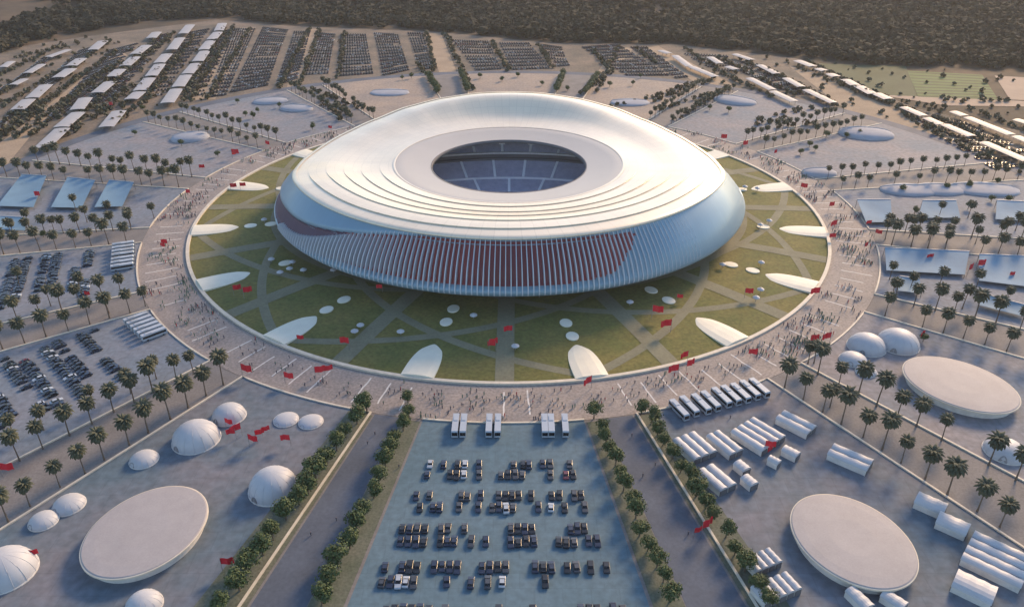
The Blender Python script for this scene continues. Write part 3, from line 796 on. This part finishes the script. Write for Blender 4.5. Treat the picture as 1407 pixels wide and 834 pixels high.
def lowdome(px, py, wpx, dpx, h, label, m='white', face=0.):
    """wide shallow membrane roof, high lit edge at the back, falling towards the plaza"""
    g = at(px, py); k = F/(g-CAM).length; W = wpx/k; D = dpx
    e = empty('membrane_tent', (g.x, g.y, .1), face, label, 'tent', 'wide membrane roofs')
    n = 14; rows = []
    for i in range(9):
        ph = pi*i/8; rows.append([Vector((W/2*sin(ph)*cos(pi*j/n)+0.0, D/2*cos(ph), .3+.5*h*sin(ph)**.8*sin(pi*j/n)**.8)) for j in range(n+1)])
    mb = MB(); mb.loft(rows, closed=False, flip=True); mb.loft([[v-Vector((0,0,.25)) for v in r] for r in rows], closed=False); mb.build('roof', M['pale'], e, True)
    mb = MB(); mb.tube([v+Vector((0,.0,.1)) for v in rows[3]], [.4]*(n+1), 6); mb.build('ridge_edge', M['white'], e)
    mb = MB(); 
    for j in (1, 4, 7, 10, 13): v = rows[4][j]; MB().tube([(v.x, v.y, 0), (v.x, v.y, v.z-.2)], [.15,.15], 5).build('post', M['post'], e)
LW = [(262,190,46,26,8,'white membrane tent alone on the upper left ground','white',.4),(372,140,44,22,6,'white peaked membrane tent left of two on the far left ground','white',.2),(408,150,44,22,6,'white peaked membrane tent right of two on the far left ground','white',-.2),
 (1190,186,66,34,9,'big white peaked membrane tent on the upper right ground','white',-.2),(1010,140,56,30,7,'white membrane tent on the far right ground near back right avenue','white',-.6),(1126,240,44,18,7,'grey white boxy membrane tent beside plaza on the upper right ground','white',.0),
 (1250,263,72,24,5,'pale shallow membrane roof left of three on the right side ground','white',0),(1290,262,64,24,5,'pale shallow membrane roof middle of three on the right side ground','white',0),(1352,262,80,28,5,'pale shallow membrane roof right of three on the right side ground','white',-.1),
 (536,128,52,26,4,'pale oval membrane roof beyond stadium left of the rear left avenue','white',0),(866,142,52,26,4,'pale oval membrane roof beyond stadium right of the rear right avenue','white',0),(60,253,0,0,0,'','',0)]
for px, py, wp, d, h, lb, m_, fc in LW:
    if wp: lowdome(px, py, wp, d, h, lb, m_, fc)
def court(quad, label, hz=(5.5, 2.2), grp='white membrane canopies, shade painted blue, with white back edge'):
    c = at(sum(p[0] for p in quad)/4, sum(p[1] for p in quad)/4); e = empty('shade_blue_canopy', c, 0, label, 'canopy', grp)
    TL, TR = at(*quad[0], hz[0]), at(*quad[1], hz[0]); BR, BL = at(*quad[2], hz[1]), at(*quad[3], hz[1])
    V = [v-Vector((c.x, c.y, 0)) for v in (TL, TR, BR, BL)]
    n = 8; rows = []
    for i in range(n+1):
        f = i/n; A = V[0].lerp(V[3], f); B = V[1].lerp(V[2], f); rows.append([A.lerp(B, j/n)-Vector((0,0,.9*sin(pi*f)*sin(pi*j/n))) for j in range(n+1)])
    mb = MB(); mb.loft(rows, closed=False, flip=True); mb.loft([[v-Vector((0,0,.2)) for v in r] for r in rows], closed=False); mb.build('roof', M['shade_bluem'], e, True)
    mb = MB(); d = Vector((0,.0,.55)); mb.loft([[v-d-Vector((0,.2,0)), v+d*.6-Vector((0,.2,0)), v+d*.6+Vector((0,.2,0)), v-d+Vector((0,.2,0))] for v in rows[0]], cap=True); mb.build('white_edge', M['white'], e)
    mb = MB()
    for v in V: MB().tube([(v.x, v.y, -.0), (v.x, v.y, v.z-.1)], [.18,.18], 6).build('post', M['post'], e)
court([(30,239),(64,241),(46,284),(-4,282)], 'sagging white canopy, shade painted blue, leftmost of three at the left frame edge')
court([(93,243),(131,247),(112,285),(70,284)], 'sagging white canopy, shade painted blue, middle of three near the left frame edge')
court([(150,247),(184,250),(168,283),(130,284)], 'sagging white canopy, shade painted blue, rightmost of three near the left frame edge')
court([(1178,275),(1224,275),(1226,306),(1190,306)], 'white canopy, shade painted blue, beside plaza left of three on the right side ground')
court([(1268,276),(1314,276),(1320,300),(1262,300)], 'white canopy, shade painted blue, middle of three on the right side ground')
court([(1370,276),(1412,278),(1416,304),(1368,302)], 'white canopy, shade painted blue, right of three on the right side ground at frame edge')
court([(1216,341),(1332,346),(1326,378),(1218,372)], 'large white canopy, shade painted blue, left of two on the middle right court')
court([(1346,350),(1420,353),(1424,396),(1344,386)], 'large white canopy, shade painted blue, at frame edge on the middle right court')
court([(1236,380),(1264,384),(1266,404),(1234,400)], 'small pale canopy with white edge among palms on middle right court', (4, 2.5))
court([(1350,404),(1410,420),(1408,436),(1346,420)], 'small pale canopy at right frame edge among palms', (4, 2.5))
court([(0,296),(36,298),(34,316),(-2,314)], 'small pale canopy among palms at left frame edge', (4, 2.5))

# ------------------------------------------------------------------ marquees of the front right ground
def marquee(px, py, L, W, az, label, red=False, H=3.6, wallm='line'):
    g = at(px, py, .1); e = empty('marquee', g, radians(az), label, 'marquee', 'long white marquees'); n = 8
    prof = [Vector((0, -W/2, 2.4))]+[Vector((0, W/2*-cos(pi*i/n), 2.4+(H-2.4)*sin(pi*i/n))) for i in range(1, n)]+[Vector((0, W/2, 2.4))]
    m = max(3, int(L/4)); rows = []
    for i in range(m+1):
        x = -L/2+L*i/m; rows.append([Vector((x, v.y*1.04, v.z)) for v in prof])
        if i < m: rows.append([Vector((x+L/m*.5, v.y*1.0, v.z-.14)) for v in prof])
    mb = MB(); mb.loft(rows, closed=True, cap=True); mb.build('roof', M['white'], e)
    for q in (-1, 1): MB().box((0, q*(W/2-.1), 1.2), (L-.3, .1, 2.4)).build('side_wall', M[wallm], e)
    for q in (-1, 1): MB().box((q*(L/2-.05), 0, 1.3), (.12, W-.5, 2.5)).build('end_wall', M['flag'] if red else M['conc'], e)
MQ = []
ax = LOT[1][0]
def mq(px, py, n, L, W, az, desc, red=None, step=None):
    g = at(px, py); u = Vector((-sin(radians(az)), cos(radians(az)), 0))
    for i in range(n):
        p = g+u*(i-(n-1)/2)*(step or W*.93); x, y = proj(p)
        # order from the left of the photograph
        MQ.append((x, y, L, W, az, desc, n, i, red == i))
mq(953, 620, 3, 15, 4.2, -62, 'row of three beside the right avenue trees')
mq(994, 616, 2, 15, 4.0, -60, 'pair left of the red ended group')
mq(1040, 604, 4, 17, 4.2, -52, 'row of four with a red end', red=1)
mq(1092, 588, 2, 16, 4.4, -47, 'pair near the palm avenue above right')
mq(1166, 636, 2, 17, 4.6, -40, 'pair above the bottom right oval hall')
mq(983, 664, 2, 14, 4.6, -60, 'pair lowest beside the right avenue trees')
mq(1046, 778, 4, 7, 3.0, -66, 'short row of four left of bottom right hall')
mq(1064, 816, 5, 8, 3.2, -66, 'short row of five below left of bottom right hall')
mq(1366, 776, 4, 20, 4.6, -42, 'row of four at bottom right corner')
mq(1018, 648, 1, 6, 5, -60, 'small square one below the long rows'); mq(1028, 668, 1, 6, 5, -60, 'second small square one below the long rows')
mq(1085, 628, 1, 7, 5, -45, 'small square one right of the red ended group'); mq(1062, 640, 1, 5, 4, -45, 'tiny square one below the red ended group')
mq(1276, 700, 1, 11, 8, -40, 'broad grey one right of bottom right hall, upper'); mq(1306, 728, 1, 11, 8, -40, 'broad grey one right of bottom right hall, lower')
mq(1335, 815, 1, 13, 10, -40, 'broad flat one at the bottom edge near right corner'); mq(1178, 830, 1, 9, 5, -66, 'pink white one at bottom edge below hall')
mq(1225, 832, 1, 8, 5, -50, 'small one at bottom edge right of hall')
for x, y, L, W, az, desc, n, i, rd in MQ:
    pos = '' if n == 1 else ('left of ', 'right of ')[i] if n == 2 else ('left in ', 'middle in ', 'right in ')[i] if n == 3 else ordn(i+1)+' from left in '
    marquee(x, y, L*.88, W*.86, az, ('long ' if L > 10 and W < 6 else '')+'white marquee, '+pos+desc, rd, 3.6 if W < 6 else 4.2)

# ------------------------------------------------------------------ parking canopies far left and right
def pcanopy(a, b, wid, label, h=4.2):
    A, B = at(*a, h), at(*b, h); c = (A+B)/2; d = B-A; L = d.length; rz = atan2(d.y, d.x)
    e = empty('parking_canopy', (c.x, c.y, 0), rz, label, 'canopy', 'white parking canopies')
    mb = MB(); n = 10
    prof = [Vector((0, wid*(j/n-.5), h+.5*sin(pi*j/n))) for j in range(n+1)]; low = [v-Vector((0,0,.3)) for v in prof][::-1]
    mb.loft([[Vector((x, v.y, v.z)) for v in prof+low] for x in (-L/2, L/2)], cap=True, flip=True); mb.build('roof', M['canopy'], e)
    mb = MB()
    for x in (-.42, 0, .42):
        for y in (-.35, .35): MB().tube([(x*L, y*wid, 0), (x*L, y*wid, h)], [.15,.15], 5).build('post', M['post'], e)
PC = {
 'far left row beside the dirt road': ([(230,141),(243,122)],[(245,119),(256,103)],[(258,101),(270,87)],[(272,84),(282,70)],[(280,68),(290,56)],[(291,54),(300,44)],[(301,42),(306,32)]),
 'second far left row': ([(180,136),(192,126)],[(192,124),(206,107)],[(208,104),(220,88)],[(219,86),(230,74)],[(236,68),(248,52)],[(252,46),(262,34)]),
 'third far left row': ([(57,203),(86,176)],[(84,174),(108,154)],[(106,150),(118,134)],[(134,127),(152,112)],[(154,105),(166,95)],[(172,90),(186,78)],[(186,74),(202,62)],[(208,52),(216,44)]),
 'lone far left row by the ring road': ([(146,174),(164,152)],),
 'fourth far left row': ([(24,150),(40,136)],[(44,134),(64,116)],[(80,106),(98,94)],[(98,90),(112,80)],[(128,68),(142,56)]),
 'outermost far left row': ([(4,92),(16,84)],[(38,100),(58,88)],[(66,78),(94,68)],[(18,116),(34,108)]),
 'far right row nearest the stadium': ([(908,70),(920,74)],[(928,77),(948,92)],[(950,92),(984,106)]),
 'second far right row': ([(976,79),(990,88)],[(1000,92),(1012,96)],[(1030,108),(1062,124)],[(1062,126),(1092,140)]),
 'third far right row': ([(1010,75),(1034,83)],[(1044,90),(1068,102)],[(1080,108),(1102,120)],[(1108,124),(1146,142)]),
 'fourth far right row by the fields': ([(1096,84),(1118,92)],[(1124,95),(1134,98)],[(1140,102),(1150,106)],[(1162,110),(1176,118)],[(1180,119),(1200,130)],[(1204,129),(1222,137)]),
 'right edge row above the upper right ground': ([(1242,148),(1270,160)],[(1274,163),(1294,172)],[(1298,172),(1336,188)]),
 'right edge row by the farm track': ([(1310,154),(1326,160)],[(1330,162),(1390,186)],),
 'right edge row at frame side': ([(1352,196),(1412,222)],[(1396,165),(1420,172)],[(1396,188),(1420,198)]),
}
for nm, L in PC.items():
    for i, s in enumerate(sorted(L)):
        lb = f'white parking canopy, {ordn(i+1)} from left in the {nm}' if len(L) > 1 else f'white parking canopy, the {nm}'
        pcanopy(s[0], s[1], 12.5 if 'left' in nm and 'far left' in nm and 'outer' not in nm else 9 if 'fields' not in nm else 11, lb)

# ------------------------------------------------------------------ trees
def palm_mesh(seed):
    r = random.Random(seed); H = r.uniform(11.5, 13.5); lx, ly = r.uniform(-.7,.7), r.uniform(-.7,.7)
    T = MB(); P = [Vector((lx*(i/6)**2, ly*(i/6)**2, H*i/6)) for i in range(7)]; T.tube(P, [.42,.30,.26,.24,.23,.24,.34], 8)
    Cn = MB(); top = P[-1]
    for k in range(64):
        a = 2*pi*k*.618; el = radians(80-k*1.75+r.uniform(-6, 6)); Lf = r.uniform(3.9, 5.0); d = Vector((cos(a), sin(a), 0)); side = Vector((-sin(a), cos(a), 0)); p = top.copy(); rows = []
        n = 5; e_ = el
        for i in range(n+1):
            f = i/n; hw = .72*sin(pi*min(1, .12+f*.86))+.05
            rows.append([p-side*hw-Vector((0,0,hw*.55)), p.copy(), p+side*hw-Vector((0,0,hw*.55))])
            p = p+(d*cos(e_)+Vector((0,0,1))*sin(e_))*Lf/n; e_ -= radians(21)
        Cn.loft(rows, closed=False)
    return T.mesh('trunk', M['trunk']), Cn.mesh('crown', M['palm'])
def leafball(r, n, rad, sq, size, zc, lumps=6):
    C = MB(); ls = [(Vector((r.gauss(0,1), r.gauss(0,1), r.gauss(0,.8))).normalized()*rad*r.uniform(.35,.6), rad*r.uniform(.45,.65)) for _ in range(lumps)]+[(Vector((0,0,0)), rad*.6)]
    for _ in range(n):
        c, R = r.choice(ls); d = Vector((r.gauss(0,1), r.gauss(0,1), r.gauss(0,1))).normalized(); p = c+d*R*(r.random()**.4); p.z = p.z*sq+zc
        nn = (d+Vector((r.gauss(0,.5), r.gauss(0,.5), r.gauss(0,.5)+.4))).normalized(); x = nn.orthogonal().normalized(); y = nn.cross(x); a = r.uniform(0, 6.28); x, y = x*cos(a)+y*sin(a), y*cos(a)-x*sin(a)
        s = size*r.uniform(.6, 1.3); C.add([p-x*s-y*s*.7, p+x*s-y*s*.7, p+x*s*.8+y*s*.7, p-x*s*.6+y*s*.9], [(0,1,2,3)])
    return C
def tree_mesh(seed, n=1300, rad=3.3):
    r = random.Random(seed); T = MB(); T.tube([(0,0,0),(.05,0,1.6),(.1,.05,3.4)], [.26,.2,.12], 7)
    for k in range(5): a = k*1.26; T.tube([(.05,0,2.0+.2*k),(cos(a)*.9,sin(a)*.9,3.6),(cos(a)*1.7,sin(a)*1.7,4.8)], [.11,.08,.04], 5)
    return T.mesh('trunk', M['trunk']), leafball(r, n, rad, .9, .24, 4.6, 9).mesh('crown', M['leaf'])
def proto(nm, tm): e = empty(nm, (0,0,-500)); link('trunk', tm[0], e); link('crown', tm[1], e); return e
PP = [proto('palm_tree', palm_mesh(s)) for s in range(5)]
RT = [proto('round_tree', tree_mesh(s)) for s in range(5)]
register(None)
rt = random.Random(11)
palms = []
for k, (a, nm) in AV.items():
    if k in (-1, 0, 7, 8): continue
    for side, da, sn in ((-1, -2.75, 'clockwise'), (1, 2.75, 'anticlockwise')):
        r = 236+rt.uniform(0, 3); seq = []
        while r < 378:
            p = pol(r, a, .1); t = Vector((-sin(radians(a)), cos(radians(a)), 0)); p = p+t*side*(9.5+ (r-228)*.048)+Vector((rt.gauss(0,.5), rt.gauss(0,.5), 0))
            if inframe(p, 20) and rt.random() < .96: seq.append(p)
            r += 9.6+rt.uniform(-.8, .8)
        palms.append((nm, side, a, seq))
for nm, side, a, seq in palms:
    if not seq: continue
    # is this the nearer row in the photograph?
    ynear = proj(pol(280, a+side*2))[1] > proj(pol(280, a-side*2))[1]; rn = 'near' if ynear else 'far'
    for i, p in enumerate(seq):
        s = rt.uniform(.76, 1.12)*(1 if a < -5 and a > -65 or abs(a) > 165 or a > 200 else .78); o = inst(rt.choice(PP), p, rt.uniform(0, 6.28), f'tall palm, {ordn(i+1)} from the paved ring in the {rn} row of the {nm}', 'palm tree', 'palms lining the '+nm, s)
# extra palms inside plots (left & right)
EP = [(120,305),(150,300),(75,318),(40,310),(180,310),(20,325),(212,300),(105,290),(1216,330),(1250,325),(1276,330),(1300,335),(1340,336),(1372,330),(1290,300),(1330,300),(1395,318),(1222,385),(1250,400),(1225,410),(1290,395),(1340,400),(1322,425),(1380,420),
      (28,395),(70,420),(112,405),(150,430),(200,420),(20,600),(60,590),(130,560),(180,540),(215,520),(1140,560),(1110,500),(1118,500)]
EP = sorted(EP)
for i, p in enumerate(EP):
    g = at(*p, .1); inst(rt.choice(PP), g, rt.uniform(0, 6.28), f'palm standing loose between rows, {ordn(i+1)} from the left of such palms', 'palm tree', 'loose palms in the plots', rt.uniform(.7, .9))
# round trees along the two front avenues
for k, offs in ((-1, ((-3.5, 'outer', 1.0), (1.45, 'inner', 1.0))), (0, ((-1.7, 'inner', .9), (3.5, 'outer', .95)))):
    a, nm = AV[k]
    for da, io, sc in offs:
        r = 229; i = 0
        while r < 345:
            p = pol(r, a+da, .15)+Vector((rt.gauss(0,.5), rt.gauss(0,.4), 0)); 
            step = 7.6 if k == -1 else 6.9
            if inframe(p, 10):
                i += 1; inst(rt.choice(RT), p, rt.uniform(0, 6.28), f'round green tree, {ordn(i)} from plaza in {io} row of {nm}', 'tree', f'round trees lining the {nm}', sc*(1.38 if (k, io) == (-1, 'outer') else 1.22)*rt.uniform(.78, 1.12))
            r += step*rt.uniform(.85, 1.2)
# rear avenues: dense round trees
for k in (7, 8):
    a, nm = AV[k]
    for da, io in ((-2.8, 'right'), (2.8, 'left')):
        r = 300; i = 0
        while r < 376:
            p = pol(r, a+da, .1); 
            if inframe(p): i += 1; inst(rt.choice(RT), p, rt.uniform(0, 6.28), f'dark round tree, {ordn(i)} from the stadium in the {io} row of the {nm}', 'tree', f'round trees lining the {nm}', rt.uniform(1.0, 1.3))
            r += 6.2
# far trees and hedges: one object, low detail clumps
def clump(seed, n, rad, size, m): return leafball(random.Random(seed), n, rad, .9, size, rad*.8, 4).mesh('x', M[m])
FT = [clump(s, 46, 3.2, .95, 'leafy' if s % 2 else 'palm') for s in range(6)]
mb = MB(); rf = random.Random(21)
def treeline(a, b, sp, jit=1.2, sc=1.): 
    A, B = at(*a), at(*b); n = int((B-A).length/sp)
    for i in range(n+1):
        if rf.random() < .12: continue
        p = A.lerp(B, i/max(1, n)); addmesh(mb, rf.choice(FT), (p.x+rf.gauss(0, jit), p.y+rf.gauss(0, jit), 0), rf.uniform(0, 6.28), sc*rf.uniform(.7, 1.2))
for a, b in (((286,136),(345,40)),((262,140),(322,36)),((412,118),(440,42)),((384,122),(424,42)),((466,108),(474,46)),((598,98),(586,44)),((650,126),(612,48)),((604,128),(575,90)),((800,130),(840,96)),((840,100),(815,70)),((820,128),(850,66)),((872,66),(905,90)),((760,94),(740,64)),((700,98),(676,58)),
             ((0,182),(160,72)),((20,190),(170,84)),((60,205),(120,160)),((10,170),(60,128)),((115,160),(220,48)),((200,140),(268,50)),((165,150),(235,80)),((252,135),(310,40)),((95,100),(150,58)),((0,130),(60,92)),((30,170),(120,100)),((-20,205),(60,150)),((75,150),(150,95)),((130,125),(190,80)),((180,95),(240,45)),((150,175),(205,135)),((0,150),(80,100)),((20,80),(110,60)),((40,190),(110,130)),((90,190),(150,150)),((985,100),(1060,135)),((1020,84),(1110,125)),((1330,150),(1407,180)),((1260,175),(1400,240)),((0,105),(60,75)),((140,150),(180,120)),
             ((1100,96),(1240,150)),((1110,88),(1230,142)),((1160,112),(1260,165)),((1240,160),(1330,200)),((1060,100),(1150,148)),((990,82),(1090,132)),((1240,150),(1300,172)),((1222,140),(1300,150)),((1320,180),(1407,225)),((1290,165),(1400,218)),((1385,140),(1300,140)),((1230,150),(1306,158)),
             ((940,68),(1010,112)),((840,148),(960,120)),((930,166),(1000,122))): treeline(a, b, 7.5)
# hedged rows on far plots
for a, b in (((900,140),(985,110)),((905,152),(1000,125)),((910,130),(955,115)),((1040,165),(1110,150)),((1055,178),(1120,172)),((430,124),(500,150)),((450,130),(480,160)),((1040,172),(1075,165)),((440,138),(470,166))): treeline(a, b, 6, 1.5, .9)
for _ in range(420):
    x, y = rf.choice([(rf.uniform(0,300), rf.uniform(50,165)), (rf.uniform(960,1400), rf.uniform(80,215))]); g = at(x, y)
    if hypot(g.x, g.y) > 398: addmesh(mb, rf.choice(FT), (g.x, g.y, 0), 0, rf.uniform(.4, 1.0))
tag(mb.build('distant_trees'), 'lines of small brown green trees between the distant car parks', 'trees', kind='stuff')
# scattered individual dark shrubs on the plots
SH = [(186,186),(327,142),(355,155),(385,148),(418,127),(430,178),(1001,155),(975,152),(1135,190),(1163,190),(1180,188),(1112,203),(1120,208),(1100,213),(1240,265),(1300,262),(1330,260),(1370,253),(1362,278),(1385,280),(1330,288),(1256,295),(197,152),(250,200),(300,215),(232,240),(338,160),(348,163),(553,110),(566,108),(780,125),(745,118),(712,106),(690,112),(660,108),(838,120),(870,118),(60,325),(880,108),(1268,470),(560,552),(498,560)]
for i, p in enumerate(sorted(SH)):
    inst(rt.choice(RT), at(*p, .1), rt.uniform(0, 6.28), f'small dark round tree standing alone on the plots, {ordn(i+1)} from the left', 'tree', 'lone round trees on the plots', rt.uniform(.7, .95))
# forest beyond
FT2 = [clump(30+s, 95, 9.5, 1.9, 'scrub') for s in range(5)]
FV = [np.array([v.co[:] for v in m_.vertices]) for m_ in FT2]; VV = []
mb = MB(); rf = random.Random(4); n = 0
def forest_ok(g, px, py):
    
    dens = noise.fractal(Vector((g.x*.0022, g.y*.0034, 8)), 1, 2, 3)
    return dens > -.75
tries = 0
while n < 10500 and tries < 90000:
    tries += 1; x = rf.uniform(-1500, 1600); y = rf.uniform(250, 1500); r = hypot(x, y)
    if r < 470: continue
    px, py = proj((x, y, 0))
    if not (-120 < px < 1530 and py > -25): continue
    # edge of the site as seen in the photograph
    E_ = [(-200,78),(0,74),(60,54),(190,32),(300,24),(400,34),(600,42),(760,58),(930,60),(1100,78),(1180,88),(1250,90),(1420,98),(1700,110)]
    for (x0, y0), (x1, y1) in zip(E_, E_[1:]):
        if x0 <= px <= x1: lim = y0+(y1-y0)*(px-x0)/(x1-x0)
    if py > lim: continue
    g = Vector((x, y, hgt(x, y)-.5))
    
    if px < 260 and py < lim-26: 
        if rf.random() < (.97 if noise.noise(Vector((px*.004, py*.09, 2))) > -.1 else .2): continue
    if not forest_ok(g, px, py): continue
    a_ = rf.uniform(0, 6.28); q_ = rf.uniform(.55, 1.2); V_ = rf.choice(FV)*q_; c_, s_ = cos(a_), sin(a_)
    VV.append(np.stack([V_[:,0]*c_-V_[:,1]*s_+g.x, V_[:,0]*s_+V_[:,1]*c_+g.y, V_[:,2]*.8+g.z], 1)); n += 1
VV = np.concatenate(VV); me = bpy.data.meshes.new('forest'); nv = len(VV); me.vertices.add(nv); me.vertices.foreach_set('co', VV.astype(np.float32).ravel())
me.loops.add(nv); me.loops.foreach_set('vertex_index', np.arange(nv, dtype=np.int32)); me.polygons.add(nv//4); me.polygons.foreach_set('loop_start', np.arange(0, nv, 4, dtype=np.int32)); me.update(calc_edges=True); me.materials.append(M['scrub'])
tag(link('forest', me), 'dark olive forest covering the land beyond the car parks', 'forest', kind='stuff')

# ------------------------------------------------------------------ haze
hz = bpy.data.materials.new('haze_air'); hz.use_nodes = True; hn = hz.node_tree
hn.nodes.remove(hn.nodes['Principled BSDF']); pv = hn.nodes.new('ShaderNodeVolumePrincipled')
pv.inputs['Color'].default_value = (.92,.93,.95,1); pv.inputs['Density'].default_value = .00005; pv.inputs['Anisotropy'].default_value = .3
hn.links.new(pv.outputs[0], hn.nodes['Material Output'].inputs['Volume'])
mb = MB(); mb.box((0, 0, 115), (11200, 11200, 320)); tag(mb.build('haze', hz), 'thin evening haze over the whole site', 'haze', kind='stuff')

# ------------------------------------------------------------------ clean up prototypes that were never placed
for pr in [kp, fp, cp]+PP+RT:
    if '_used' in pr: del pr['_used']
for o in COL.objects:
    if '_used' in o: del o['_used']
print('objects', len(COL.objects), 'people', cnt, 'cars', len(cars), 'forest', n, 'palms', sum(len(s[3]) for s in palms))
